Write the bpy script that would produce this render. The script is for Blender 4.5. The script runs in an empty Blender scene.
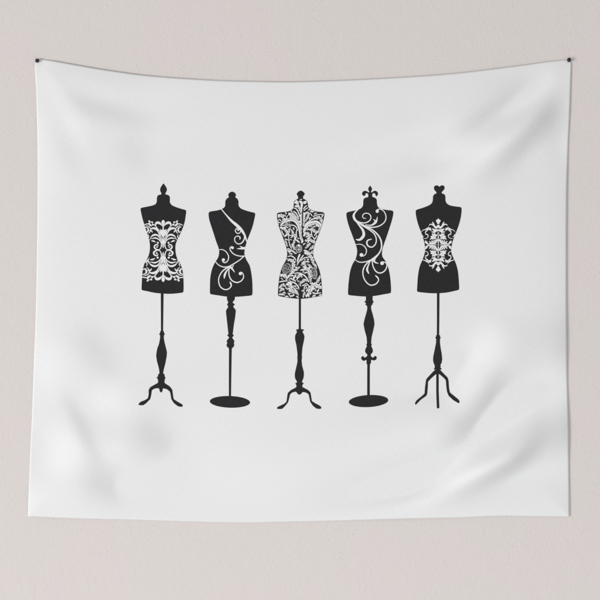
import bpy, bmesh, math
import numpy as np
from mathutils import Vector, geometry

# ------------------------------------------------------------------ camera, world, light
S = 0.0028            # metres per unit of the drawing (600 units across the view)
ZC = 1.55             # height of the middle of the view
D = 4.0               # camera distance from the wall
SC = bpy.context.scene
COL = SC.collection

cam_d = bpy.data.cameras.new("camera")
cam = bpy.data.objects.new("camera", cam_d)
COL.objects.link(cam)
cam.location = (0, -D, ZC)
cam.rotation_euler = (math.radians(90), 0, 0)
cam_d.sensor_width = 36
cam_d.lens = 36 * (D - 0.010) / (600 * S)
cam_d.clip_end = 100
SC.camera = cam

w = bpy.data.worlds.new("World")
SC.world = w
w.use_nodes = True
bg = w.node_tree.nodes["Background"]
bg.inputs[0].default_value = (1.0, 0.995, 0.995, 1)
bg.inputs[1].default_value = 0.53

def area(name, loc, target, size, power, color):
    d = bpy.data.lights.new(name, 'AREA')
    d.shape = 'SQUARE'; d.size = size; d.energy = power; d.color = color
    o = bpy.data.objects.new(name, d); COL.objects.link(o)
    o.location = loc
    o.rotation_euler = (Vector(target) - Vector(loc)).to_track_quat('-Z', 'Y').to_euler()
    return o
area("soft_lamp", (-15.6, -11.0, ZC - 3.8), (0, 0, ZC), 7.5, 2450, (1.0, 0.995, 0.99))
area("low_fill", (0, -3.6, ZC - 2.6), (0, 0, ZC), 2.0, 28, (0.95, 0.985, 1.0))  # added fill light, brightens wall and cloth towards the bottom

SC.view_settings.view_transform = 'Standard'
SC.view_settings.look = 'None'
SC.view_settings.exposure = 0
SC.view_settings.gamma = 1

# ------------------------------------------------------------------ materials
def mat(name, color, rough=0.9, spec=0.2):
    m = bpy.data.materials.new(name); m.use_nodes = True
    b = m.node_tree.nodes["Principled BSDF"]
    b.inputs["Base Color"].default_value = (*color, 1)
    b.inputs["Roughness"].default_value = rough
    b.inputs["Specular IOR Level"].default_value = spec
    return m, m.node_tree, b

def node(nt, kind, **kw):
    n = nt.nodes.new(kind)
    for k, v in kw.items():
        if k.startswith("i_"): n.inputs[k[2:]].default_value = v
        else: setattr(n, k, v)
    return n

def plaster():
    m, nt, b = mat("wall_plaster", (0.66, 0.62, 0.59), 0.95, 0.1)
    L = nt.links
    tc = node(nt, "ShaderNodeTexCoord")
    n1 = node(nt, "ShaderNodeTexNoise", i_Scale=3.2, i_Detail=3.0, i_Roughness=0.55)
    r1 = node(nt, "ShaderNodeValToRGB")
    r1.color_ramp.elements[0].position = 0.32; r1.color_ramp.elements[0].color = (0.684, 0.643, 0.619, 1)
    r1.color_ramp.elements[1].position = 0.68; r1.color_ramp.elements[1].color = (0.690, 0.634, 0.619, 1)
    # scattered darker grains
    vo = node(nt, "ShaderNodeTexVoronoi", feature='F1', i_Scale=95.0)
    n2 = node(nt, "ShaderNodeTexNoise", i_Scale=14.0, i_Detail=4.0, i_Roughness=0.65)
    gs = node(nt, "ShaderNodeMapRange", interpolation_type='SMOOTHSTEP'); gs.inputs[1].default_value = 0.06; gs.inputs[2].default_value = 0.24; gs.inputs[3].default_value = 1; gs.inputs[4].default_value = 0
    gm = node(nt, "ShaderNodeMapRange"); gm.inputs[1].default_value = 0.50; gm.inputs[2].default_value = 0.66
    gk = node(nt, "ShaderNodeMath", operation='MULTIPLY')
    mx = node(nt, "ShaderNodeMix", data_type='RGBA'); mx.inputs[7].default_value = (0.56, 0.52, 0.50, 1)
    n3 = node(nt, "ShaderNodeTexNoise", i_Scale=120.0, i_Detail=6.0, i_Roughness=0.62)
    n4 = node(nt, "ShaderNodeTexNoise", i_Scale=26.0, i_Detail=3.0, i_Roughness=0.55)
    for n in (n1, vo, n2, n3, n4): L.new(tc.outputs["Object"], n.inputs["Vector"])
    L.new(n1.outputs["Fac"], r1.inputs["Fac"])
    L.new(vo.outputs["Distance"], gs.inputs[0]); L.new(n2.outputs["Fac"], gm.inputs[0])
    L.new(gs.outputs[0], gk.inputs[0]); L.new(gm.outputs[0], gk.inputs[1])
    L.new(gk.outputs[0], mx.inputs[0]); L.new(r1.outputs["Color"], mx.inputs[6])
    L.new(mx.outputs[2], b.inputs["Base Color"])
    ad = node(nt, "ShaderNodeMath", operation='MULTIPLY_ADD'); ad.inputs[1].default_value = 1.1
    L.new(n4.outputs["Fac"], ad.inputs[0]); L.new(n3.outputs["Fac"], ad.inputs[2])
    sb = node(nt, "ShaderNodeMath", operation='MULTIPLY_ADD'); sb.inputs[1].default_value = -0.35
    L.new(gk.outputs[0], sb.inputs[0]); L.new(ad.outputs[0], sb.inputs[2])
    bp = node(nt, "ShaderNodeBump", i_Strength=0.42, i_Distance=0.0022)
    L.new(sb.outputs[0], bp.inputs["Height"]); L.new(bp.outputs[0], b.inputs["Normal"])
    return m

def weave(nt, b, strength):
    L = nt.links
    tc = node(nt, "ShaderNodeTexCoord")
    outs = []
    for sc in ((900, 1, 60), (60, 1, 900)):
        mp = node(nt, "ShaderNodeMapping"); mp.inputs["Scale"].default_value = sc
        n = node(nt, "ShaderNodeTexNoise", i_Scale=1.0, i_Detail=2.0)
        L.new(tc.outputs["Object"], mp.inputs[0]); L.new(mp.outputs[0], n.inputs["Vector"])
        outs.append(n.outputs["Fac"])
    ad = node(nt, "ShaderNodeMath", operation='ADD')
    L.new(outs[0], ad.inputs[0]); L.new(outs[1], ad.inputs[1])
    bp = node(nt, "ShaderNodeBump", i_Strength=strength, i_Distance=0.0006)
    L.new(ad.outputs[0], bp.inputs["Height"]); L.new(bp.outputs[0], b.inputs["Normal"])
    return ad

def fabric(name, c0, c1, strength=0.35):
    m, nt, b = mat(name, c0, 0.95, 0.08)
    ad = weave(nt, b, strength)
    rp = node(nt, "ShaderNodeValToRGB")
    rp.color_ramp.elements[0].position = 0.30; rp.color_ramp.elements[0].color = (*c0, 1)
    rp.color_ramp.elements[1].position = 0.70; rp.color_ramp.elements[1].color = (*c1, 1)
    hf = node(nt, "ShaderNodeMath", operation='MULTIPLY'); hf.inputs[1].default_value = 0.5
    nt.links.new(ad.outputs[0], hf.inputs[0])
    nt.links.new(hf.outputs[0], rp.inputs["Fac"]); nt.links.new(rp.outputs["Color"], b.inputs["Base Color"])
    return m

M_WALL = plaster()
M_CLOTH = fabric("white_woven_cloth", (0.745, 0.746, 0.747), (0.805, 0.806, 0.807), 0.5)
M_INK = fabric("black_textile_ink", (0.018, 0.0172, 0.0185), (0.033, 0.032, 0.034), 0.25)
M_PIN, _, _ = mat("black_glossy_plastic", (0.012, 0.011, 0.012), 0.35, 0.5)

# ------------------------------------------------------------------ helpers
def link_mesh(name, verts, faces, m, parent=None, smooth=True):
    me = bpy.data.meshes.new(name)
    me.from_pydata(verts, [], faces); me.update()
    if smooth: me.polygons.foreach_set("use_smooth", [True] * len(me.polygons))
    me.materials.append(m)
    o = bpy.data.objects.new(name, me); COL.objects.link(o)
    if parent: o.parent = parent
    return o

def polyline_dist(X, Y, pts):
    """distance to a polyline, and the position (0..1) along it"""
    pts = np.array(pts, float)
    seg = np.diff(pts, axis=0); ln = np.hypot(seg[:, 0], seg[:, 1]); cum = np.concatenate([[0], np.cumsum(ln)])
    best = np.full(X.shape, 1e9); tt = np.zeros(X.shape)
    for i in range(len(seg)):
        t = ((X - pts[i, 0]) * seg[i, 0] + (Y - pts[i, 1]) * seg[i, 1]) / ln[i] ** 2
        t = np.clip(t, 0, 1)
        d = np.hypot(X - pts[i, 0] - t * seg[i, 0], Y - pts[i, 1] - t * seg[i, 1])
        u = d < best
        best = np.where(u, d, best); tt = np.where(u, (cum[i] + t * ln[i]) / cum[-1], tt)
    return best, tt

def cr_open(p, n):
    """Catmull-Rom through open list of tuples, n samples per span"""
    p = np.array(p, float)
    q = np.vstack([2 * p[0] - p[1], p, 2 * p[-1] - p[-2]])
    out = []
    for i in range(1, len(q) - 2):
        for k in range(n):
            t = k / n
            out.append(0.5 * (2 * q[i] + (q[i + 1] - q[i - 1]) * t + (2 * q[i - 1] - 5 * q[i] + 4 * q[i + 1] - q[i + 2]) * t * t
                              + (3 * q[i] - q[i - 1] - 3 * q[i + 1] + q[i + 2]) * t ** 3))
    out.append(p[-1])
    return np.array(out)

# ------------------------------------------------------------------ the wall
def build_wall():
    hx, z0, z1, t = 4.0, ZC - 3.0, ZC + 3.0, 0.15
    v = [(-hx, 0, z0), (hx, 0, z0), (hx, 0, z1), (-hx, 0, z1), (-hx, t, z0), (hx, t, z0), (hx, t, z1), (-hx, t, z1)]
    f = [(0, 1, 2, 3), (5, 4, 7, 6), (4, 0, 3, 7), (1, 5, 6, 2), (3, 2, 6, 7), (4, 5, 1, 0)]
    o = link_mesh("wall", v, f, M_WALL, smooth=False)
    o["kind"] = "structure"
    o["label"] = "warm pale grey plaster wall with a fine rough grain"
build_wall()

# ------------------------------------------------------------------ the cloth and its relief
TOP = [(36.5, 58.3), (50, 60), (65, 62.6), (80, 65.3), (110, 70.3), (150, 75.5), (210, 79.7), (255, 81), (300, 81.3), (370, 78.7), (450, 73.5),
       (520, 65.2), (550, 61), (571.3, 58.8)]
BOT = [(27.3, 516.8), (75, 518.8), (130, 520), (180, 521.6), (240, 523), (280, 522.3), (330, 521.2), (400, 519.2), (460, 517.9), (500, 516.2),
       (540, 516.7), (570, 517)]
LEF = [(36.5, 58.3), (34.5, 64), (34.6, 75), (35.6, 90), (36.2, 110), (37, 150), (37, 200), (36.2, 265), (35, 320), (33, 370), (31.6, 410), (29.5, 455),
       (27.3, 516.8)]
RIG = [(571.3, 58.8), (572, 64), (571.4, 78), (570.6, 105), (568.6, 150), (567.2, 200), (567, 300), (567.4, 360), (568.5, 405), (569.4, 460), (570, 517)]
TOP, BOT, LEF, RIG = (cr_open(a, 12) for a in (TOP, BOT, LEF, RIG))
def topY(x): return np.interp(x, TOP[:, 0], TOP[:, 1])
def botY(x): return np.interp(x, BOT[:, 0], BOT[:, 1])
def lefX(y): return np.interp(y, LEF[:, 1], LEF[:, 0])
def rigX(y): return np.interp(y, RIG[:, 1], RIG[:, 0])

# How far each patch of the hanging cloth leans towards (+) or away from (-) the lamp: (points of the patch, spread, lean).
# The relief itself is integrated from these leans, as one smooth surface.
LEANS = [
    # top left corner
    ([(60, 92), (84, 105), (112, 114), (160, 119)], 9, -11), ([(38, 64), (54, 94), (76, 128), (92, 160)], 7, 7), ([(112, 140), (134, 154), (156, 160)], 13, -7),
    ([(44, 100), (54, 128), (70, 160), (92, 190)], 8, -6), ([(60, 74), (90, 86), (130, 96)], 7, 4),
    # top right corner
    ([(445, 134), (470, 124), (497, 107), (520, 90), (548, 70)], 9, -24), ([(418, 172), (440, 160), (483, 146), (517, 120), (543, 90), (566, 62)], 10, 24),
    ([(567, 66), (556, 100), (532, 132), (503, 162), (466, 188)], 10, -24), ([(562, 96), (559, 130), (556, 175)], 11, -10), ([(400, 120), (450, 104), (505, 82)], 12, 4),
    # bottom left corner
    ([(72, 318), (88, 340), (106, 366), (122, 388)], 13, -10), ([(107, 402), (112, 404)], 14, 11), ([(63, 446), (60, 456)], 16, 18), ([(42, 361), (42, 372)], 15, 10),
    ([(60, 384), (67, 398), (75, 414), (88, 440), (102, 470)], 6, -15), ([(101, 486), (109, 488)], 15, -20), ([(151, 435), (158, 442)], 14, -15), ([(114, 454), (121, 464)], 9, 6),
    ([(200, 470), (260, 492)], 30, 3),
    # bottom right corner
    ([(440, 408), (458, 388), (482, 357), (504, 318)], 13, 24), ([(432, 446), (454, 435), (475, 419), (491, 396), (508, 360)], 11.5, -27), ([(396, 492), (424, 486), (457, 471), (490, 452), (516, 428), (534, 400)], 9.5, 33),
    ([(412, 502), (440, 498), (470, 490), (502, 473), (532, 446), (552, 412)], 9, -23), ([(548, 330), (552, 380), (548, 430)], 12, 5), ([(404, 491), (436, 481), (468, 466), (490, 452)], 8, 15),
]
TO_LAMP = np.array([-0.97, 0.24]); LAMP_SHARE = 0.355; LAMP_TAN = 1.43

def integrate():
    n, pad = 832, 116
    X, Y = np.meshgrid(np.arange(n) - pad, np.arange(n) - pad)
    X = X.astype(float); Y = Y.astype(float)
    G = np.zeros(X.shape)
    for p, sg, k in LEANS:
        d, t = polyline_dist(X, Y, cr_open(p, 6) if len(p) > 2 else p)
        end = 1.0 if len(p) == 2 else np.sin(np.pi * np.clip(np.minimum(t, 1 - t) / 0.42, 0, 1) / 2) ** 1.3
        G += k * np.exp(-0.5 * (d / sg) ** 2) * end
    G = -(2.2 * G / 225.0) / (LAMP_SHARE * LAMP_TAN)
    f = np.fft.fftfreq(n) * 2 * np.pi
    wx, wy = np.meshgrid(f, f)
    Dl = 1j * (wx * TO_LAMP[0] + wy * TO_LAMP[1])
    w2 = wx ** 2 + wy ** 2
    den = np.abs(Dl) ** 2 + 0.024 * w2 + 0.3 * (2 * np.pi / 600) ** 2
    return np.real(np.fft.ifft2(np.conj(Dl) * np.fft.fft2(G) / den)) * 1.04, pad
FIELD, PAD = integrate()

def relief(X, Y):
    X = np.asarray(X, float); Y = np.asarray(Y, float)
    u = np.clip(X + PAD, 0, FIELD.shape[1] - 2.001); v = np.clip(Y + PAD, 0, FIELD.shape[0] - 2.001)
    i, j = u.astype(int), v.astype(int); a, b = u - i, v - j
    h = (FIELD[j, i] * (1 - a) + FIELD[j, i + 1] * a) * (1 - b) + (FIELD[j + 1, i] * (1 - a) + FIELD[j + 1, i + 1] * a) * b
    # slow swells of hanging cloth
    h = h + 4.6 + 0.5 * np.sin(X / 83.0 + 0.7) * np.cos(Y / 140.0) + 0.22 * np.sin(X / 37.0 + Y / 90.0) + 0.16 * np.sin(Y / 29.0 - X / 71.0 + 2.0)
    h = np.where(h < 1.6, 1.6 * np.exp(np.minimum(h - 1.6, 0) / 1.6), h)
    # edges settle towards the wall
    de = np.minimum(np.minimum(X - lefX(Y), rigX(Y) - X), np.minimum(Y - topY(X), botY(X) - Y))
    de = np.clip(de, 0, None)
    h = 0.9 + (np.maximum(h, 0.5) - 0.9) * (0.12 + 0.85 * (1 - np.exp(-de / 20.0)))
    # held flat by the pins
    for px, py in ((36.7, 60.2), (569.5, 60)):
        k = np.exp(-((X - px) ** 2 + (Y - py) ** 2) / (2 * 9.0 ** 2))
        h = h * (1 - k) + 0.7 * k
    return np.maximum(h, 0.45)

ROOT_Z = ZC + (300 - 517) * S
def P3(X, Y, off=0.0):
    """drawing position -> point on the cloth, local to the tapestry's base"""
    h = relief(X, Y)
    return np.stack([(np.asarray(X) - 300) * S, -h * S - off, ZC + (300 - np.asarray(Y)) * S - ROOT_Z], -1)

tap = bpy.data.objects.new("wall_tapestry", None)
COL.objects.link(tap); tap.location = (0, 0, ROOT_Z)
tap["label"] = "white fabric wall tapestry printed with five black dress forms, hanging from two pins"
tap["category"] = "tapestry"

def build_cloth():
    nu, nv = 300, 260
    u = np.linspace(0, 1, nu); v = np.linspace(0, 1, nv)
    def along(c, n):
        d = np.concatenate([[0], np.cumsum(np.hypot(*np.diff(c, axis=0).T))]); d /= d[-1]
        return np.stack([np.interp(n, d, c[:, 0]), np.interp(n, d, c[:, 1])], -1)
    t, b, l, r = along(TOP, u), along(BOT, u), along(LEF, v), along(RIG, v)
    U, V = np.meshgrid(u, v)
    Pt = (t[None] * (1 - V)[..., None] + b[None] * V[..., None] + l[:, None] * (1 - U)[..., None] + r[:, None] * U[..., None]
          - (t[0] * ((1 - U) * (1 - V))[..., None] + t[-1] * (U * (1 - V))[..., None] + b[0] * ((1 - U) * V)[..., None] + b[-1] * (U * V)[..., None]))
    co = P3(Pt[..., 0].ravel(), Pt[..., 1].ravel())
    idx = np.arange(nu * nv).reshape(nv, nu)
    F = np.stack([idx[:-1, :-1], idx[1:, :-1], idx[1:, 1:], idx[:-1, 1:]], -1).reshape(-1, 4)
    o = link_mesh("cloth", co.tolist(), F.tolist(), M_CLOTH, tap)
    so = o.modifiers.new("thickness", 'SOLIDIFY'); so.thickness = 0.0009; so.offset = -1
    return o
build_cloth()

# ------------------------------------------------------------------ drawing tools for the print
class Z:
    """turns numbers read off an enlargement into drawing units"""
    def __init__(s, x0, y0, k): s.x0, s.y0, s.k = x0, y0, k
    def __call__(s, pts): return [(s.x0 + p[0] * s.k, s.y0 + p[1] * s.k) + tuple(q * s.k for q in p[2:]) for p in pts]

def closed_smooth(pts, n=4):
    """centripetal Catmull-Rom through a closed outline"""
    p = np.array([a[:2] for a in pts], float); N = len(p); out = []
    for i in range(N):
        a, b, c, d = p[i - 1], p[i], p[(i + 1) % N], p[(i + 2) % N]
        t1 = max(np.linalg.norm(b - a) ** .5, 1e-4); t2 = t1 + max(np.linalg.norm(c - b) ** .5, 1e-4); t3 = t2 + max(np.linalg.norm(d - c) ** .5, 1e-4)
        for k in range(n):
            t = t1 + (t2 - t1) * k / n
            A1 = a * (t1 - t) / t1 + b * t / t1
            A2 = b * (t2 - t) / (t2 - t1) + c * (t - t1) / (t2 - t1)
            A3 = c * (t3 - t) / (t3 - t2) + d * (t - t2) / (t3 - t2)
            B1 = A1 * (t2 - t) / t2 + A2 * t / t2
            B2 = A2 * (t3 - t) / (t3 - t1) + A3 * (t - t1) / (t3 - t1)
            out.append(B1 * (t2 - t) / (t2 - t1) + B2 * (t - t1) / (t2 - t1))
    return np.array(out)

def closed_crisp(pts):
    """outline with corners rounded by at most a fraction of a unit"""
    p = [np.array(a[:2], float) for a in pts]
    for cap in (0.55, 0.22):
        q = []
        for i in range(len(p)):
            a, b, c = p[i - 1], p[i], p[(i + 1) % len(p)]
            for e in (a, c):
                L = np.linalg.norm(e - b)
                q.append(b + (e - b) * min(0.25, cap / max(L, 1e-6)))
        p = q
    return np.array(p)

def stroke(pts, teeth=0.0, period=2.0, side=0, n=6, phase=0.0):
    """swelling pen stroke through (x, y, width); teeth > 0 cuts leaf lobes into its sides"""
    c = cr_open(pts, n)
    d = np.concatenate([[0], np.cumsum(np.hypot(*np.diff(c[:, :2], axis=0).T))])
    m = max(6, int(d[-1] / (0.45 if teeth == 0 else 0.3)))
    s = np.linspace(0, d[-1], m)
    c = np.stack([np.interp(s, d, c[:, i]) for i in range(3)], -1)
    tn = np.gradient(c[:, :2], axis=0); tn /= np.maximum(np.hypot(tn[:, 0], tn[:, 1]), 1e-9)[:, None]
    nr = np.stack([-tn[:, 1], tn[:, 0]], -1)
    w = np.maximum(c[:, 2], 0.15) / 2
    wob = s / period + 0.22 * np.sin(s * 1.9 + phase * 9 + c[0, 0]) + 0.14 * np.sin(s * 4.3 + c[0, 1])
    saw = ((wob + phase) % 1.0) ** 0.8
    saw2 = ((wob + phase + 0.5 + 0.15 * np.sin(s * 1.1 + c[0, 0])) % 1.0) ** 0.8
    wl = w * (1 + teeth * (0.5 - saw) * 2) if side <= 0 else w
    wr = w * (1 + teeth * (0.5 - saw2) * 2) if side >= 0 else w
    a = c[:, :2] + nr * wl[:, None]; b = c[:, :2] - nr * wr[:, None]
    end = c[-1, :2] + tn[-1] * w[-1] * 0.8; beg = c[0, :2] - tn[0] * w[0] * 0.8
    return np.vstack([[beg], a, [end], b[::-1]])

def dot(x, y, r, ry=None, n=14, rot=0.0):
    ry = ry or r; out = []
    for i in range(n):
        a = 2 * math.pi * i / n; u, v = r * math.cos(a), ry * math.sin(a)
        out.append((x + u * math.cos(rot) - v * math.sin(rot), y + u * math.sin(rot) + v * math.cos(rot)))
    return np.array(out)

def inside(px, py, poly):
    """non-zero winding test for arrays of points"""
    wn = np.zeros(px.shape, int)
    x0, y0 = poly[:, 0], poly[:, 1]; x1, y1 = np.roll(x0, -1), np.roll(y0, -1)
    bb = (px >= x0.min()) & (px <= x0.max()) & (py >= y0.min()) & (py <= y0.max())
    if not bb.any(): return wn.astype(bool)
    qx, qy = px[bb], py[bb]
    r = np.zeros(qx.shape, int)
    for a, b, c, d in zip(x0, y0, x1, y1):
        cr = (c - a) * (qy - b) - (qx - a) * (d - b)
        r += ((b <= qy) & (d > qy) & (cr > 0)).astype(int) - ((b > qy) & (d <= qy) & (cr < 0)).astype(int)
    wn[bb] = r
    return wn != 0

def inset(poly, k):
    area2 = np.sum(poly[:, 0] * np.roll(poly[:, 1], -1) - np.roll(poly[:, 0], -1) * poly[:, 1])
    tn = np.roll(poly, -1, 0) - np.roll(poly, 1, 0); tn /= np.maximum(np.hypot(tn[:, 0], tn[:, 1]), 1e-9)[:, None]
    nr = np.stack([-tn[:, 1], tn[:, 0]], -1) * (1 if area2 > 0 else -1)
    return poly + nr * k

def densify(p, step=1.6):
    out = []
    for i in range(len(p)):
        a, b = p[i], p[(i + 1) % len(p)]
        m = max(1, int(np.ceil(np.hypot(*(b - a)) / step)))
        out += [a + (b - a) * (k / m) for k in range(m)]
    return np.array(out)

OFF = 0.0004
def build_print(label, torso, finial, post, base, white, veins=(), rim=0.0, post_name="turned_post", base_name="tripod_base", over=(), bodies=(), specks=()):
    """one printed dress form: the layers are cut out of ONE triangulation, so no two faces overlap"""
    polys = {'torso': torso, 'finial': finial, 'post': post, 'base': base}
    cloth_in = inset(torso, rim) if rim else torso
    allp = [torso, finial, post, base] + ([cloth_in] if rim else []) + list(white) + list(veins) + list(over) + list(bodies) + list(specks)
    verts, edges = [], []
    tx0, ty0 = torso.min(0); tx1, ty1 = torso.max(0)
    for p in allp:
        p = densify(p)
        k = len(verts)
        verts += [Vector((float(a), float(b))) for a, b in p]
        edges += [(k + i, k + (i + 1) % len(p)) for i in range(len(p))]
    for p in (torso, finial, post, base):                       # inner points, so that the print follows the folds
        (a0, b0), (a1, b1) = p.min(0), p.max(0)
        gx, gy = np.meshgrid(np.arange(a0, a1, 3.1), np.arange(b0, b1, 3.1))
        gx, gy = gx.ravel(), gy.ravel()
        ok = inside(gx, gy, p)
        verts += [Vector((float(a), float(b))) for a, b in zip(gx[ok], gy[ok])]
    V, _, F, _, _, _ = geometry.delaunay_2d_cdt(verts, edges, [], 0, 1e-5)
    V = np.array([tuple(v) for v in V]); F = np.array([tuple(f) for f in F])
    C = V[F].mean(1); cx, cy = C[:, 0], C[:, 1]
    ins = {k: inside(cx, cy, p) for k, p in polys.items()}
    wh = np.zeros(len(F), bool)
    for p in white: wh |= inside(cx, cy, p)
    for p in veins: wh &= ~inside(cx, cy, p)
    for p in over: wh |= inside(cx, cy, p)
    for p in bodies: wh &= ~inside(cx, cy, p)
    for p in specks: wh |= inside(cx, cy, p)
    wh &= inside(cx, cy, cloth_in) & ins['torso']
    lay = np.full(len(F), -1)
    for i, k in enumerate(('base', 'post', 'finial', 'torso')): lay[ins[k]] = i
    if rim: wh &= ~ins['post']; lay[ins['post']] = 1
    lay[wh] = 4
    def emit(i, name, m, parent):
        f = F[lay == i]
        a, inv = np.unique(f, return_inverse=True); f = inv.reshape(-1, 3)
        co = P3(V[a, 0], V[a, 1], OFF)
        # face the viewer
        t = V[a][f]; cr = (t[:, 1, 0] - t[:, 0, 0]) * (t[:, 2, 1] - t[:, 0, 1]) - (t[:, 1, 1] - t[:, 0, 1]) * (t[:, 2, 0] - t[:, 0, 0])
        f = np.where((cr > 0)[:, None], f[:, ::-1], f)
        return link_mesh(name, co.tolist(), f.tolist(), m, parent)
    body = emit(3, "printed_dress_form", M_INK, tap)
    body["label"] = label
    emit(2, "finial", M_INK, body); emit(1, post_name, M_INK, body); emit(0, base_name, M_INK, body)
    emit(4, "ornament", M_CLOTH, body)

def half(strokes, axis):
    """strokes and outlines mirrored about x = axis"""
    out = []
    for p in strokes:
        out.append(p); q = p.copy(); q[:, 0] = 2 * axis - q[:, 0]; out.append(q[::-1])
    return out

# ------------------------------------------------------------------ first form: leaf finial, scrollwork waist
def form_leaf_finial():
    a, b, c, d = Z(130, 175, 7 / 60), Z(130, 230, 7 / 60), Z(130, 290, .1), Z(130, 350, .1)
    torso = closed_smooth(a([(300, 168), (268, 168), (248, 172), (237, 180), (232, 200), (230, 230), (222, 248), (200, 260), (150, 272), (95, 285), (92, 293), (98, 330),
        (110, 380), (130, 445), (158, 530)]) + b([(170, 110), (172, 160), (165, 205), (150, 245), (125, 290), (110, 350), (104, 420), (101, 508), (103, 514), (150, 525), (210, 538),
        (280, 545), (350, 547), (420, 541), (455, 534), (458, 528), (460, 450), (453, 360), (440, 310), (420, 265), (400, 230), (391, 180), (391, 130), (402, 95), (428, 40)])
        + a([(455, 450), (470, 400), (478, 350), (482, 311), (478, 303), (430, 288), (380, 270), (355, 255), (343, 235), (343, 195), (335, 178), (320, 170)]))
    fin = closed_smooth(a([(288, 74), (302, 92), (314, 112), (317, 130), (309, 150), (304, 160), (306, 172), (268, 172), (270, 160), (265, 148), (259, 130), (263, 110), (275, 90)]))
    post = closed_crisp(c([(309, 20), (337, 20), (331, 410), (338, 411), (340, 432), (351, 440), (340, 450), (338, 480), (345, 520), (360, 580)]) + d([(368, 10), (370, 30), (367, 65), (355, 130),
        (340, 190), (332, 234), (350, 245), (345, 262), (361, 275), (350, 287), (349, 315), (281, 315), (282, 287), (263, 275), (285, 262), (280, 245), (297, 234), (292, 190),
        (270, 110), (262, 60), (266, 20)]) + c([(274, 580), (290, 540), (300, 490), (302, 455), (290, 440), (302, 430), (303, 410), (310, 410)]))
    base = closed_crisp(d([(281, 315), (349, 315), (349, 330), (400, 362), (425, 395), (431, 440), (438, 490), (480, 518), (520, 540), (531, 555), (520, 569), (480, 562), (440, 530), (415, 490),
        (408, 440), (400, 412), (370, 390), (331, 380), (328, 410), (315, 426), (300, 412), (294, 380), (250, 383), (222, 400), (215, 450), (205, 490), (165, 530), (135, 551),
        (92, 549), (89, 536), (110, 515), (150, 500), (183, 480), (191, 440), (189, 400), (205, 370), (240, 350), (281, 328)]))
    z = Z(140, 216, 1 / 12)
    def st(*p, **k): return stroke([(x, y, w_ * 1.1 + .05) for x, y, w_ in z(p)], **k)
    def dt(x, y, r): return dot(140 + x / 12, 216 + y / 12, r / 11)
    q = [
        st((280, 58, 26), (280, 78, 36), (280, 100, 24), (280, 125, 12), (280, 165, 14)),
        st((190, 112, 8), (193, 92, 20), (212, 80, 26), (238, 88, 24), (256, 104, 12), (270, 122, 5)),
        closed_crisp(z([(240, 150), (262, 172), (281, 160), (281, 262), (268, 250), (254, 212)])),
        st((160, 98, 8), (190, 122, 9), (214, 155, 9), (243, 190, 10), (262, 232, 8)),
        dt(112, 62, 9), dt(148, 76, 10), dt(156, 104, 11), dt(122, 106, 12), dt(112, 88, 8), dt(136, 118, 8),
        st((108, 55, 5), (116, 75, 9), (132, 70, 8)),
        st((46, 112, 7), (75, 98, 9), (108, 96, 11)),
        st((64, 132, 7), (92, 142, 12), (101, 168, 16), (88, 196, 12), (70, 186, 6)),
        st((72, 116, 5), (108, 128, 8), (130, 158, 9), (122, 192, 8), (104, 210, 6)),
        st((132, 160, 8), (152, 148, 18), (185, 152, 24), (210, 174, 16), (226, 204, 10), (238, 240, 8)),
        st((112, 178, 7), (138, 178, 13), (152, 198, 6)),
        st((128, 262, 5), (148, 240, 14), (178, 226, 20), (208, 230, 16), (232, 252, 12), (250, 292, 8)),
        st((122, 272, 5), (150, 271, 7), (180, 264, 15), (210, 272, 12), (240, 295, 10), (258, 330, 10), (260, 366, 10)),
        st((138, 300, 5), (160, 300, 16), (188, 314, 5)), dt(216, 322, 11),
        st((260, 340, 10), (250, 386, 9), (226, 405, 9), (194, 399, 14), (174, 376, 16), (184, 350, 13), (208, 345, 12), (222, 358, 6)),
        st((262, 300, 12), (264, 330, 10)), dt(206, 372, 9),
        st((236, 192, 6), (246, 230, 9), (262, 290, 8), (266, 330, 6)),
        st((272, 262, 8), (274, 300, 10), (276, 345, 8), (278, 384, 4)),
        st((100, 225, 6), (108, 250, 8), (96, 272, 6)), dt(120, 282, 5), dt(112, 296, 4),
    ]
    # the same work hangs upside down below the waist, spread over the hips
    ax, ay = 140 + 280 / 12, 216 + 408 / 12
    low = []
    for p in q:
        r = p.copy(); dx = ax - r[:, 0]
        r[:, 0] = ax - dx * (1 + 0.10 * np.clip(dx / 12.5, 0, 1.5)); r[:, 1] = ay - (r[:, 1] - ay) * 1.065
        low.append(r[::-1])
    z = Z(140, 240, 1 / 12)
    low += [stroke(z([(66, 268, 8), (90, 252, 18), (106, 232, 10), (112, 214, 4)])), stroke(z([(98, 250, 10), (104, 276, 6)])),
            stroke(z([(272, 195, 8), (262, 270, 9), (240, 345, 8)]))]
    build_print("printed dress form with pointed leaf finial, white scrollwork round its waist and a tripod foot", torso, fin, post, base, half(q + low, ax))

# ------------------------------------------------------------------ second form: knob finial, one shoulder scroll
def disc(x0, y0, cx, cy, rx, ry, deg): return dot(x0 + cx * .1, y0 + cy * .1, rx * .1, ry * .1, 48, math.radians(deg))

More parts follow.
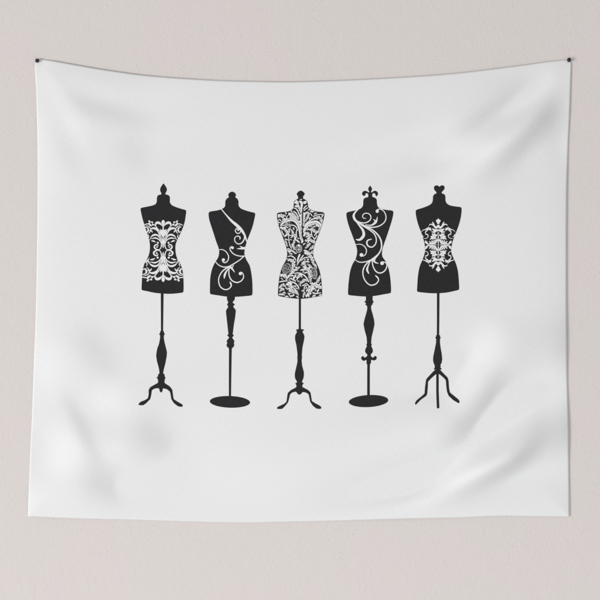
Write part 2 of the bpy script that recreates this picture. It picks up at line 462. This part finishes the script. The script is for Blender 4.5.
def form_round_knob():
    a, b, c, d = Z(200, 180, 7 / 60), Z(200, 235, 7 / 60), Z(200, 295, .1), Z(200, 355, .1)
    torso = closed_smooth(a([(300, 150), (250, 150), (235, 156), (222, 172), (217, 190), (214, 228), (190, 248), (150, 261), (80, 275), (75, 285), (78, 330), (95, 390), (115, 450), (142, 535)])
        + b([(158, 105), (165, 150), (156, 193), (130, 235), (105, 290), (90, 360), (86, 440), (87, 500), (90, 505), (160, 518), (230, 528), (300, 530), (380, 525), (444, 516), (448, 511), (448, 400),
        (440, 330), (425, 262), (397, 212), (381, 165), (385, 120), (403, 52)]) + a([(430, 455), (450, 400), (465, 340), (473, 292), (469, 284), (425, 272), (380, 258), (347, 242), (331, 220), (330, 185), (322, 165), (313, 156)]))
    fin = closed_smooth(a([(275, 101), (298, 110), (308, 128), (304, 145), (300, 155), (252, 155), (247, 145), (243, 128), (253, 110)]))
    post = closed_crisp(c([(270, 5), (350, 5), (350, 25), (347, 48), (325, 72), (335, 85), (351, 93), (340, 105), (330, 115), (359, 152), (352, 220), (338, 300), (330, 370), (325, 392), (342, 406), (325, 418),
        (323, 430), (342, 455), (345, 465), (338, 478), (343, 495), (340, 515), (318, 533)]) + d([(310, 420), (289, 420)]) + c([(290, 533), (268, 515), (265, 495), (275, 478), (264, 463), (280, 440), (290, 430),
        (290, 418), (269, 406), (285, 392), (280, 350), (270, 260), (260, 170), (261, 150), (285, 118), (269, 94), (285, 75), (270, 48)]))
    base = disc(200, 355, 299, 469, 201, 59, 2)
    def s1(*p, **k): return stroke([(x, y, w_ * .86) for x, y, w_ in a(p)], **k)
    def s2(*p, **k): return stroke([(x, y, w_ * .86) for x, y, w_ in b(p)], **k)
    def d1(x, y, r): p = a([(x, y)])[0]; return dot(p[0], p[1], r * 7 / 60)
    def d2(x, y, r): p = b([(x, y)])[0]; return dot(p[0], p[1], r * 7 / 60)
    wh = [
        s1((180, 246, 9), (225, 300, 12), (270, 350, 22), (320, 393, 30), (358, 432, 26), (386, 480, 18), (402, 530, 10)),
        s1((366, 440, 10), (382, 478, 12), (378, 512, 12), (355, 542, 11), (325, 548, 10), (300, 525, 9), (300, 495, 9), (324, 481, 9), (344, 492, 12), (342, 508, 10)),
        s1((352, 428, 9), (344, 450, 9), (322, 459, 9), (304, 440, 9), (308, 421, 8), (324, 415, 9)), d1(328, 428, 9),
        s2((318, 118, 4), (345, 117, 14), (370, 115, 22), (392, 112, 28)), s2((344, 97, 5), (362, 106, 12), (376, 110, 10)),
        s2((382, 181, 11), (340, 181, 10), (292, 165, 10), (261, 132, 10), (260, 108, 9), (274, 99, 8)), d2(279, 110, 12),
        s2((158, 129, 6), (190, 125, 8), (225, 145, 9), (246, 185, 10), (236, 224, 10), (210, 238, 10), (194, 226, 8)), d2(201, 214, 14),
        s2((133, 228, 8), (160, 257, 9), (200, 274, 10), (245, 271, 12), (290, 247, 11), (340, 215, 10), (380, 180, 10)),
        s2((258, 272, 22), (280, 295, 15), (298, 320, 5)), s2((290, 258, 5), (272, 285, 14)),
        s2((262, 270, 12), (210, 296, 12), (176, 335, 11), (160, 385, 10), (172, 438, 11), (207, 466, 11), (244, 463, 11), (268, 437, 12), (264, 415, 16), (256, 400, 5)),
        s2((255, 282, 8), (228, 310, 14), (212, 345, 20), (208, 374, 6)),
        s2((250, 282, 9), (249, 340, 11), (272, 388, 12), (315, 407, 12), (354, 393, 11), (374, 360, 10), (366, 328, 9), (350, 318, 9)), d2(346, 331, 14),
    ]
    build_print("printed dress form with small round knob, a white vine running from one shoulder and a disc foot", torso, fin, post, base, wh, base_name="disc_base")

# ------------------------------------------------------------------ third form: leaf damask all over
def form_leaf_damask():
    a, b, c, d = Z(265, 185, 7 / 60), Z(265, 235, 7 / 60), Z(270, 295, .1), Z(270, 355, .1)
    torso = closed_smooth(a([(325, 118), (285, 118), (268, 126), (250, 140), (246, 170), (243, 195), (225, 218), (180, 230), (110, 240), (103, 250), (106, 300), (120, 360), (150, 440), (174, 510)])
        + b([(188, 130), (190, 170), (180, 215), (150, 270), (130, 330), (118, 400), (113, 460), (112, 515), (116, 521), (180, 535), (240, 543), (300, 547), (360, 543), (430, 531), (484, 520), (488, 514),
        (487, 440), (480, 370), (465, 300), (440, 240), (420, 200), (412, 160), (418, 110), (438, 50)]) + a([(465, 410), (490, 340), (505, 280), (508, 245), (497, 235), (440, 228), (390, 210), (371, 190), (366, 160), (360, 140), (345, 126)]))
    fin = closed_smooth(a([(305, 49), (325, 57), (340, 76), (336, 86), (326, 100), (326, 122), (285, 122), (284, 102), (275, 86), (272, 76), (287, 57)]))
    post = closed_crisp(c([(293, -100), (297, -98), (306, -40), (309, 20), (309, 342), (341, 344), (336, 357), (322, 362), (331, 380), (345, 410), (340, 450), (325, 520), (318, 595)]) + d([(320, 35), (315, 50), (322, 110), (338, 170), (339, 205),
        (332, 240), (320, 262), (322, 275), (341, 284), (325, 295), (325, 312), (262, 312), (262, 295), (249, 284), (272, 275), (265, 258), (250, 232), (247, 190), (258, 140), (272, 80), (276, 45), (272, 35)])
        + c([(275, 595), (265, 510), (250, 440), (252, 400), (270, 370), (266, 359), (258, 345), (287, 342), (288, 20), (291, -40)]))
    base = closed_crisp(d([(262, 312), (325, 312), (325, 322), (380, 350), (405, 375), (412, 420), (419, 463), (460, 488), (505, 512), (516, 530), (505, 541), (465, 538), (430, 510), (402, 470), (392, 420), (385, 392),
        (360, 376), (325, 370), (310, 392), (295, 399), (278, 392), (260, 366), (220, 376), (200, 395), (190, 440), (180, 475), (150, 512), (120, 541), (72, 541), (67, 528), (85, 515), (140, 490),
        (165, 468), (171, 420), (177, 380), (210, 350), (262, 324)]))
    A, B = Z(270, 196, .1), Z(270, 246, .1)
    ribs, taken = [], []
    def leaf(q, t, per, side, ph):
        """a lobed leaf with a thin dark midrib"""
        q = [(x, y, w_ * 1.08 + .2) for x, y, w_ in q]
        if max(w_ for _, _, w_ in q) > 2.1 and len(q) > 2:
            ribs.append(stroke([(x, y, max(.12, min(.42, w_ * .13))) for x, y, w_ in q[1:]] if len(q) > 3 else [(x, y, .32) for x, y, w_ in q]))
        taken.extend((x, y, w_ / 2) for x, y, w_ in cr_open(q, 5))
        return stroke(q, teeth=.78, period=2.3, side=side, phase=ph + q[0][0] * .37)
    def la(*p, t=0.55, per=1.75, side=0, ph=0.0): return leaf(A(p), max(t, .5), per, side, ph)
    def lb(*p, t=0.55, per=1.75, side=0, ph=0.0): return leaf(B(p), max(t, .5), per, side, ph)
    def stem(q):
        q = [(x, y, w_ + .22) for x, y, w_ in q]
        taken.extend((x, y, w_ / 2) for x, y, w_ in cr_open(q, 5))
        return stroke(q)
    def sa(*p): return stem(A(p))
    def sb(*p): return stem(B(p))
    wh = [
        # neck
        dot(274.5 + 22.4 - .4, 202.6, 1.5), dot(304.6, 202.6, 1.5), dot(296.2, 206.2, 1.0),
        sa((290, 55, 10), (312, 62, 22), (318, 90, 20), (314, 125, 14), (316, 160, 8)), sa((285, 68, 8), (278, 85, 10), (292, 100, 8)),
        la((252, 100, 12), (278, 108, 18), (300, 138, 14), (312, 180, 12), (313, 230, 10), (314, 290, 10)),
        sa((238, 120, 6), (262, 130, 8), (285, 165, 9), (298, 205, 7)), sa((335, 130, 8), (352, 108, 9), (368, 96, 6)), sa((338, 148, 6), (360, 128, 7), (378, 118, 5)),
        # stem edges
        sa((308, 190, 14), (310, 240, 15), (312, 290, 10)), la((338, 170, 14), (342, 210, 18), (338, 260, 14), (338, 300, 10), t=.3),
        la((346, 190, 12), (368, 165, 18), (388, 180, 16), (372, 218, 16), (352, 252, 10)),
        # left shoulder
        la((86, 215, 14), (96, 198, 24), (118, 192, 30), (134, 222, 20), (124, 258, 8), (104, 290, 4)),
        sa((80, 240, 8), (82, 265, 8), (88, 290, 4)), sa((176, 195, 4), (158, 235, 6), (130, 268, 6), (108, 292, 4)),
        la((192, 172, 18), (206, 186, 30), (235, 196, 30), (262, 205, 22), (284, 232, 10), t=.5), sa((236, 155, 8), (256, 168, 10), (276, 196, 7), (285, 214, 5)),
        la((108, 290, 6), (140, 266, 14), (178, 240, 34), (222, 232, 36), (262, 250, 38), (290, 290, 36), (304, 340, 32), (308, 390, 26), (318, 440, 20), t=.45, side=1),
        sa((104, 296, 5), (170, 291, 7), (228, 293, 8), (258, 308, 8), (276, 345, 6)),
        # left flank
        la((104, 312, 10), (132, 322, 26), (158, 350, 18), (166, 366, 5)), la((112, 345, 5), (126, 372, 10), (140, 400, 8)),
        la((148, 410, 6), (168, 385, 24), (190, 350, 24), (206, 322, 8)), la((215, 335, 6), (226, 370, 22), (240, 400, 24), (262, 385, 6), t=.5),
        la((148, 450, 10), (160, 470, 18), (176, 500, 10)), sa((186, 395, 5), (188, 440, 6), (198, 490, 7), (216, 525, 6)),
        la((208, 420, 6), (222, 412, 10), (226, 396, 6)), la((262, 410, 12), (246, 445, 22), (230, 490, 18), (246, 535, 12)),
        la((172, 535, 12), (196, 530, 18), (208, 545, 8)), sa((272, 330, 5), (262, 370, 8), (268, 410, 6)),
        # right shoulder
        sa((432, 206, 7), (470, 190, 6), (535, 182, 4)), sa((395, 175, 5), (410, 182, 7), (420, 200, 5)), la((345, 300, 9), (372, 268, 10), (402, 246, 10), (440, 228, 7), (480, 232, 5)),
        la((425, 238, 8), (458, 218, 16), (498, 222, 24), (520, 250, 22), (518, 300, 12), (502, 360, 5)),
        la((336, 365, 8), (350, 328, 22), (382, 292, 36), (424, 272, 38), (468, 272, 42), (498, 300, 34), (496, 338, 18), (486, 360, 5), t=.45, side=-1),
        # right flank
        la((340, 400, 12), (356, 376, 24), (384, 372, 26), (398, 396, 24), (388, 424, 12)), la((400, 345, 5), (416, 330, 14), (442, 348, 26), (466, 362, 18), (480, 350, 6)),
        sa((414, 345, 7), (416, 385, 7), (424, 410, 6)), sa((432, 412, 6), (448, 430, 8), (470, 395, 7)), la((442, 395, 6), (460, 378, 12), (486, 355, 12)),
        la((352, 445, 12), (376, 440, 24), (404, 428, 14)), la((372, 470, 6), (400, 446, 16), (430, 452, 24), (446, 480, 16), (440, 520, 6)),
        la((330, 440, 20), (318, 470, 12)), la((352, 520, 8), (380, 500, 20), (402, 480, 18)), la((395, 540, 10), (418, 520, 22), (432, 495, 10)),
        la((340, 545, 12), (372, 560, 18), (410, 570, 18), (432, 545, 8)),
        # waist
        sb((178, 106, 6), (212, 100, 9), (245, 120, 9), (266, 156, 5)), la((172, 545, 8), (198, 555, 16), (215, 545, 10), (240, 560, 14), (262, 576, 12)),
        lb((178, 152, 8), (202, 138, 22), (226, 148, 28), (238, 185, 26), (228, 225, 24), (214, 262, 16), t=.5),
        sb((298, 84, 14), (284, 118, 14), (268, 170, 7)), sb((334, 92, 8), (312, 122, 9), (284, 165, 8), (262, 205, 5)),
        lb((345, 70, 14), (382, 84, 24), (414, 112, 24), (428, 152, 24), (446, 190, 18), (468, 225, 6)), sb((306, 150, 6), (340, 122, 9), (384, 112, 7)),
        lb((318, 170, 8), (345, 160, 14), (390, 158, 10)), lb((312, 188, 14), (340, 182, 18), (362, 205, 12)), lb((372, 180, 8), (398, 200, 20), (420, 215, 10)),
        lb((240, 258, 6), (256, 236, 24), (276, 218, 26), (298, 212, 10)),
        # belly arch
        sb((240, 274, 6), (288, 270, 9), (334, 288, 10), (368, 322, 10), (388, 360, 6)),
        lb((330, 205, 10), (364, 222, 30), (394, 248, 38), (404, 285, 36), (388, 318, 14), t=.5), lb((396, 300, 6), (408, 330, 18), (404, 362, 8)),
        lb((268, 340, 6), (278, 310, 18), (300, 296, 26), (322, 312, 8)), lb((304, 400, 8), (308, 368, 14), (334, 348, 24), (372, 342, 16), (390, 352, 6)), lb((292, 395, 5), (298, 350, 8)),
        # left hip
        lb((104, 288, 16), (142, 298, 32), (164, 322, 20), (170, 350, 6)), lb((170, 325, 6), (188, 300, 14), (212, 276, 16), (238, 262, 8)), lb((226, 340, 6), (244, 315, 14), (262, 290, 12)),
        sb((92, 360, 8), (130, 352, 10), (172, 350, 6)), sb((110, 322, 5), (128, 335, 6)),
        sb((178, 362, 7), (220, 360, 10), (258, 378, 10), (288, 418, 9), (296, 448, 5)),
        lb((92, 420, 10), (112, 398, 18), (140, 388, 24), (154, 410, 10)), lb((96, 455, 10), (118, 432, 22), (140, 440, 14)), lb((92, 482, 14), (122, 484, 16), (148, 492, 6)),
        lb((164, 382, 14), (188, 378, 30), (204, 405, 38), (212, 440, 32), (240, 458, 28), (270, 466, 22), (288, 490, 12), t=.5), sb((222, 398, 4), (252, 436, 9), (280, 474, 9)),
        lb((178, 470, 8), (206, 500, 10), (240, 492, 12)),
        # right hip
        sb((340, 445, 6), (346, 408, 7), (378, 388, 7), (388, 412, 6), (362, 452, 7)), sb((358, 430, 6), (368, 410, 7)),
        lb((334, 512, 10), (342, 478, 18), (338, 452, 8)), lb((362, 505, 18), (386, 482, 32), (402, 446, 36), (412, 408, 38), (440, 388, 34), (478, 400, 36), (504, 424, 22), t=.5),
        sb((428, 468, 12), (462, 476, 9), (508, 466, 5)), lb((504, 290, 6), (492, 325, 18), (474, 358, 22), (462, 382, 8)), lb((414, 452, 5), (426, 430, 14), (448, 424, 12)),
        sb((400, 372, 7), (432, 376, 6), (470, 366, 5)),
    ]
    veins = ribs + [stroke(A(q)) for q in ([(324, 150, 9), (325, 210, 10), (324, 280, 10), (322, 340, 10), (324, 400, 13), (338, 440, 12)], [(200, 268, 10), (222, 260, 14), (238, 270, 5)], [(448, 316, 14), (466, 332, 10)])]
    veins += [stroke(B(q)) for q in ([(300, 425, 9), (297, 380, 7), (294, 340, 5)], [(262, 205, 9), (266, 170, 10), (262, 140, 8)])]
    # small side leaves sprout into the larger dark gaps
    rng = np.random.default_rng(11)
    taken += [(324 * .1 + 270, 196 + y * .1, .5) for y in range(150, 440, 12)] + [(270 + 29.8, 246 + y * .1, .5) for y in range(340, 520, 12)]
    taken += [(298.8, 248.4, 5.0), (286.6, 268.6, 4.6), (286.0, 271.5, 4.3), (287.4, 265.5, 4.3), (314.2, 273.2, 3.9), (314.5, 269.5, 3.7), (313.9, 277, 3.7)]
    taken = np.array(taken)
    (bx0, by0), (bx1, by1) = torso.min(0), torso.max(0)
    ok_poly = inset(torso, 0.8); placed = 0
    for L, w_, clear, tries in ((4.4, 1.9, 2.0, 2500), (3.0, 1.4, 1.45, 2500), (1.9, 1.0, 1.1, 2500)):
        X, Y = rng.uniform(bx0, bx1, tries), rng.uniform(by0, by1, tries)
        keep = inside(X, Y, ok_poly)
        for x, y in zip(X[keep], Y[keep]):
            if (np.hypot(taken[:, 0] - x, taken[:, 1] - y) - taken[:, 2]).min() < clear: continue
            side = 1 if x > 302 - (y - 200) * .03 else -1
            ang = math.radians(-90 + side * (42 + 30 * math.sin(y * .35 + x * .15) + rng.uniform(-14, 14)))
            cx, cy = math.cos(ang), math.sin(ang)
            q = [(x - cx * L * .5, y - cy * L * .5, w_ * .3), (x, y, w_), (x + cx * L * .35 + side * .35, y + cy * L * .35 + .35, w_ * .8), (x + cx * L * .45 + side * 1.0, y + cy * L * .45 + 1.0, w_ * .25)]
            wh.append(stroke(q, teeth=.6, period=1.6, n=4, phase=x * .31))
            taken = np.vstack([taken, [(a_, b_, c_ / 2 + .1) for a_, b_, c_ in cr_open(q, 3)]])
    # pine cones: dark bodies ringed in white and flecked with small pale scales
    over = []
    rng = np.random.default_rng(5)
    def cone(cx, cy, rx, ry, rot, flecks, size):
        def pt(u, v): return cx + u * math.cos(rot) - v * math.sin(rot), cy + u * math.sin(rot) + v * math.cos(rot)
        veins.append(dot(cx, cy, rx + .7, ry + .7, 30, rot)); over.append(dot(cx, cy, rx + .32, ry + .32, 30, rot))
        bodies.append(dot(cx, cy, rx, ry, 30, rot))
        n = 0; got = []
        while len(got) < flecks and n < 900:
            n += 1
            u, v = rng.uniform(-rx, rx), rng.uniform(-ry, ry)
            if (u / (rx - .45)) ** 2 + (v / (ry - .45)) ** 2 < 1 and all(math.hypot(u - a, v - b) > 1.05 for a, b in got):
                got.append((u, v)); x, y = pt(u, v); q = rng.uniform(.8, 1.25) * size
                specks.append(stroke([(x - .40 * q, y - .12, .2), (x, y + .2, .46 * q), (x + .40 * q, y - .14, .2)], n=3))
    bodies, specks = [], []
    cone(298.8, 248.6, 3.0, 3.9, 0, 24, 1.15)
    specks.append(dot(299, 249.8, 1.0, .55)); specks.append(dot(298.9, 245.6, 1.2, 1.2))
    cone(286.6, 268.6, 3.5, 5.2, 0.45, 26, 1.0)
    cone(314.2, 273.2, 2.6, 5.6, -0.12, 26, 1.15)
    build_print("printed dress form filled with dense white leaf damask from neck to hem, on a tripod foot", torso, fin, post, base, wh, veins, rim=0.42, over=over, bodies=bodies, specks=specks)

# ------------------------------------------------------------------ fourth form: lily finial, sweeping scrolls
def form_lily_finial():
    a, b, c, d = Z(335, 180, 7 / 60), Z(335, 235, 7 / 60), Z(340, 295, .1), Z(340, 355, .1)
    torso = closed_smooth(a([(322, 148), (275, 150), (250, 159), (242, 178), (240, 215), (226, 240), (190, 258), (102, 280), (97, 291), (103, 340), (120, 400), (150, 480), (174, 545)]) + b([(188, 120), (188, 160), (174, 210),
        (150, 250), (130, 310), (118, 390), (113, 450), (112, 507), (116, 513), (180, 522), (260, 527), (340, 522), (420, 508), (474, 497), (478, 491), (478, 430), (470, 350), (455, 280), (430, 222), (405, 185), (404, 130), (420, 75)])
        + a([(445, 475), (470, 400), (488, 340), (498, 288), (495, 268), (440, 258), (390, 248), (366, 230), (358, 200), (356, 172), (346, 157)]))
    fin = closed_smooth(a([(300, 49), (308, 60), (316, 74), (313, 90), (308, 103), (316, 108), (328, 97), (346, 94), (362, 104), (367, 122), (356, 141), (346, 131), (342, 119), (330, 115), (318, 124), (318, 152), (284, 152),
        (284, 126), (274, 116), (262, 117), (259, 130), (246, 138), (232, 124), (235, 105), (252, 94), (272, 97), (286, 108), (293, 102), (287, 90), (284, 74), (292, 60)]))
    post = closed_crisp(c([(258, 5), (325, 5), (325, 58), (341, 67), (325, 78), (326, 92), (310, 108), (310, 140), (325, 190), (340, 250), (344, 295), (330, 360), (315, 420), (310, 484), (319, 495), (310, 510), (325, 538), (329, 562), (320, 582), (306, 594)])
        + d([(308, 8), (320, 25), (335, 26), (345, 10), (360, 10), (369, 28), (360, 50), (335, 56), (312, 45), (310, 75), (305, 90), (299, 95), (299, 410), (273, 410), (273, 95), (267, 90), (265, 75), (266, 46), (240, 61), (220, 52), (209, 30), (220, 12),
        (235, 12), (240, 26), (258, 23), (272, 8)]) + c([(274, 594), (256, 580), (249, 555), (258, 530), (270, 510), (261, 495), (270, 484), (265, 420), (245, 350), (234, 290), (245, 240), (262, 180), (272, 140), (270, 108), (249, 95), (262, 84), (239, 67), (258, 58)]))
    base = disc(340, 355, 286, 462, 198, 60, -3)
    def s1(*p, **k): return stroke([(x, y, w_ * .86) for x, y, w_ in a(p)], **k)
    def s2(*p, **k): return stroke([(x, y, w_ * .86) for x, y, w_ in b(p)], **k)
    def dz(f, x, y, r): p = f([(x, y)])[0]; return dot(p[0], p[1], r * 7 / 60)
    wh = [
        s1((200, 252, 8), (172, 278, 15), (159, 310, 22), (174, 345, 22), (208, 370, 16), (250, 392, 12)),
        s1((188, 352, 8), (222, 366, 10), (264, 367, 11), (298, 346, 10), (307, 316, 10), (290, 291, 9), (260, 286, 9), (239, 300, 9), (236, 318, 8), (249, 329, 8), (264, 329, 5)),
        s1((172, 342, 10), (208, 390, 16), (238, 430, 22), (246, 470, 28), (228, 500, 26), (205, 514, 20), (180, 510, 8)),
        s1((200, 370, 10), (260, 396, 11), (320, 406, 12), (380, 394, 11), (424, 360, 10), (436, 315, 10), (419, 271, 9), (385, 251, 9), (358, 256, 8)), dz(a, 361, 269, 14),
        s1((258, 385, 6), (310, 388, 12), (344, 366, 24), (358, 340, 13), (362, 316, 4)), s1((328, 338, 4), (345, 352, 14)),
        s1((225, 385, 12), (290, 425, 11), (335, 462, 11), (353, 505, 11), (347, 548, 11), (318, 575, 12), (287, 568, 13), (272, 543, 15), (281, 517, 13), (312, 508, 8)),
        s1((235, 388, 10), (310, 422, 12), (360, 463, 14), (390, 510, 15), (399, 560, 14), (392, 600, 13), (370, 637, 15), (340, 667, 22), (310, 687, 18)),
        s2((335, 200, 12), (310, 214, 14), (270, 228, 11), (225, 234, 10), (195, 228, 9), (170, 209, 6)),
        s2((176, 84, 5), (215, 79, 8), (250, 96, 9), (269, 130, 10), (262, 164, 9), (240, 183, 8)), dz(b, 226, 171, 16),
        s2((318, 208, 18), (345, 235, 14), (372, 244, 5)), s2((352, 190, 6), (338, 218, 10)),
        s2((312, 216, 10), (267, 250, 12), (242, 295, 12), (240, 345, 11), (260, 394, 11), (300, 429, 12), (345, 422, 12), (370, 395, 11), (370, 372, 12), (356, 357, 14), (344, 344, 4)),
        s2((302, 222, 6), (282, 268, 14), (275, 300, 20), (289, 330, 10)),
        s2((317, 218, 10), (326, 270, 11), (352, 313, 12), (390, 326, 12), (428, 304, 12), (444, 265, 11), (434, 238, 9), (412, 229, 8)), dz(b, 403, 242, 16),
    ]
    build_print("printed dress form with lily finial, large white scrolls sweeping down its front and a disc foot", torso, fin, post, base, wh, base_name="disc_base")

# ------------------------------------------------------------------ fifth form: heart finial, damask medallion
def form_heart_finial():
    a, b, c, d = Z(405, 180, 7 / 60), Z(405, 235, 7 / 60), Z(410, 295, .1), Z(410, 355, .1)
    torso = closed_smooth(a([(312, 118), (268, 118), (250, 124), (238, 140), (236, 170), (230, 195), (210, 215), (150, 240), (94, 260), (90, 272), (98, 330), (115, 390), (138, 450), (160, 520)]) + b([(171, 110), (169, 150), (150, 210),
        (125, 270), (110, 350), (105, 420), (103, 481), (107, 486), (150, 493), (220, 499), (290, 499), (360, 493), (420, 480), (458, 470), (462, 464), (460, 390), (452, 310), (435, 245), (410, 190), (396, 150), (398, 100), (412, 40)])
        + a([(440, 440), (465, 370), (478, 310), (483, 250), (478, 236), (430, 228), (380, 218), (356, 202), (345, 180), (343, 145), (336, 128)]))
    fin = closed_smooth(a([(290, 61), (304, 51), (322, 50), (334, 62), (334, 78), (325, 92), (311, 108), (311, 122), (266, 122), (266, 108), (252, 93), (245, 78), (245, 63), (257, 51), (277, 51)]))
    post = closed_crisp(c([(268, -160), (294, -160), (291, 402), (300, 403), (300, 420), (311, 427), (300, 435), (301, 480), (310, 540), (320, 590)]) + d([(325, 40), (322, 65), (316, 88), (305, 100), (312, 115), (304, 126), (321, 140), (310, 150), (255, 150),
        (237, 143), (250, 130), (250, 105), (240, 88), (233, 55), (234, 25)]) + c([(240, 590), (250, 540), (261, 480), (262, 435), (250, 427), (260, 419), (260, 403), (268, 402)]))
    base = closed_crisp(d([(252, 150), (304, 150), (340, 188), (380, 228), (389, 260), (393, 330), (399, 375), (440, 408), (484, 445), (492, 470), (482, 480), (430, 450), (385, 407), (372, 370), (366, 320), (361, 252), (335, 225), (290, 188),
        (290, 531), (265, 531), (265, 190), (220, 230), (183, 268), (180, 330), (175, 390), (165, 410), (110, 447), (55, 501), (49, 482), (65, 455), (110, 420), (148, 388), (152, 330), (161, 262), (165, 242), (210, 193)]))
    z = Z(420, 216, .06)
    def st(*p, **k): return stroke(z(p), **k)
    def pg(*p): return closed_crisp(z(p))
    def lf(*p, t=.4, per=1.7, ph=0.0): return stroke(z(p), teeth=t, period=per, phase=ph)
    q = [
        pg((303, 34), (290, 58), (262, 72), (264, 90), (278, 108), (290, 138), (303, 142)),
        st((150, 160, 8), (166, 142, 16), (198, 142, 20), (226, 160, 26), (252, 186, 32), (268, 206, 20)), st((203, 96, 5), (214, 118, 20), (232, 150, 26)),
        pg((303, 150), (288, 150), (270, 172), (262, 200), (278, 212), (303, 200)),
        lf((306, 236, 24), (264, 242, 42), (228, 232, 36), (204, 212, 14), t=.25), st((264, 254, 24), (226, 270, 28), (188, 262, 8)), st((250, 262, 20), (240, 286, 12)),
        st((22, 268, 5), (46, 238, 10), (88, 226, 16), (128, 212, 36), (164, 220, 38), (186, 244, 8)), st((140, 180, 6), (138, 205, 24)), st((180, 196, 5), (165, 215, 20)),
        st((126, 236, 20), (98, 256, 18), (88, 284, 13), (102, 304, 10)), st((88, 312, 8), (114, 306, 16), (134, 328, 14), (126, 356, 11), (96, 376, 9), (64, 374, 6)),
        st((24, 300, 6), (36, 330, 14), (58, 350, 8)),
        st((236, 338, 30), (204, 298, 22)), st((236, 338, 34), (244, 290, 24)), st((240, 338, 44), (278, 318, 24)), st((236, 345, 34), (264, 378, 20)), st((228, 345, 44), (182, 346, 26)),
        st((226, 350, 36), (168, 388, 16)), st((228, 350, 34), (210, 392, 14)), st((236, 350, 30), (242, 388, 12)),
        st((150, 462, 18), (190, 468, 32), (236, 452, 46), (284, 402, 20)), st((190, 455, 24), (154, 424, 16)), st((210, 448, 26), (196, 412, 18)), st((230, 440, 28), (234, 404, 18)), st((250, 432, 26), (264, 398, 14)),
        st((268, 400, 14), (288, 388, 10)),
        pg((74, 408), (104, 414), (128, 442), (136, 476), (112, 474), (92, 444)),
        st((70, 524, 7), (124, 494, 13), (190, 482, 18), (250, 480, 8), (276, 474, 4)),
        st((296, 270, 8), (290, 310, 8), (300, 340, 8), (292, 380, 9), (301, 430, 14), (301, 490, 14)),
    ]
    ax, ay = 420 + 302 * .06, 216 + 481 * .06
    low = []
    for p in q:
        r = p.copy(); r[:, 1] = ay - (r[:, 1] - ay) * 1.035
        low.append(r[::-1])
    ve = []
    for p in (stroke(z([(288, 184, 9), (291, 187, 9)])), stroke(z([(258, 216, 6), (304, 212, 7)])), stroke(z([(190, 290, 9), (228, 284, 7), (262, 292, 7), (284, 306, 7)])), stroke(z([(284, 290, 6), (286, 340, 5), (282, 384, 5)])),
              stroke(z([(232, 316, 3), (238, 345, 5), (256, 366, 3)])), stroke(z([(302, 250, 5), (302, 276, 6)])), stroke(z([(150, 398, 9), (200, 402, 9), (240, 396, 8), (270, 386, 6)])),
              stroke(z([(186, 446, 3), (226, 440, 5), (262, 414, 4)])), stroke(z([(150, 476, 6), (200, 480, 5), (250, 470, 8), (290, 440, 10)])), stroke(z([(302, 460, 8), (302, 472, 8)])), stroke(z([(122, 196, 3), (150, 228, 4)]))):
        ve.append(p); r = p.copy(); r[:, 1] = ay - (r[:, 1] - ay) * 1.035; ve.append(r[::-1])
    build_print("printed dress form with heart finial, white damask medallion on its waist and splayed wire legs", torso, fin, post, base, half(q + low, ax), half(ve, ax))

form_leaf_finial(); form_round_knob(); form_leaf_damask(); form_lily_finial(); form_heart_finial()

# ------------------------------------------------------------------ the two pins
def pin(px, py, tilt, label):
    prof = [(0.0, 0.0), (0.35, 0.0), (1.7, 1.2), (2.05, 1.5), (2.15, 1.9), (1.95, 2.3), (1.5, 2.6), (1.35, 3.2), (1.55, 3.9), (1.95, 4.3), (2.1, 4.7), (1.95, 5.1), (1.3, 5.4), (0.6, 5.5), (0.0, 5.52)]
    n = 28; V, F = [], []
    for r, h in prof:
        for i in range(n):
            t = 2 * math.pi * i / n; V.append((r * S * 0.94 * math.cos(t), r * S * 0.94 * math.sin(t), h * S * 0.66))
    for j in range(len(prof) - 1):
        for i in range(n):
            F.append((j * n + i, j * n + (i + 1) % n, (j + 1) * n + (i + 1) % n, (j + 1) * n + i))
    o = link_mesh("push_pin", V, F, M_PIN)
    bm = bmesh.new(); bm.from_mesh(o.data); bmesh.ops.remove_doubles(bm, verts=bm.verts, dist=1e-6); bm.normal_update(); bm.to_mesh(o.data); bm.free()
    o.location = ((px - 300) * S, -0.0004, ZC + (300 - py) * S)
    o.rotation_euler = Vector((tilt[0], -1, tilt[1])).to_track_quat('Z', 'Y').to_euler()
    o["label"] = label; o["category"] = "push pin"; o["group"] = "pins holding up the tapestry"
pin(36.6, 60.0, (0.16, -0.22), "black push pin through the tapestry's left upper corner")
pin(569.5, 59.9, (-0.08, 0.10), "black push pin through the tapestry's right upper corner")
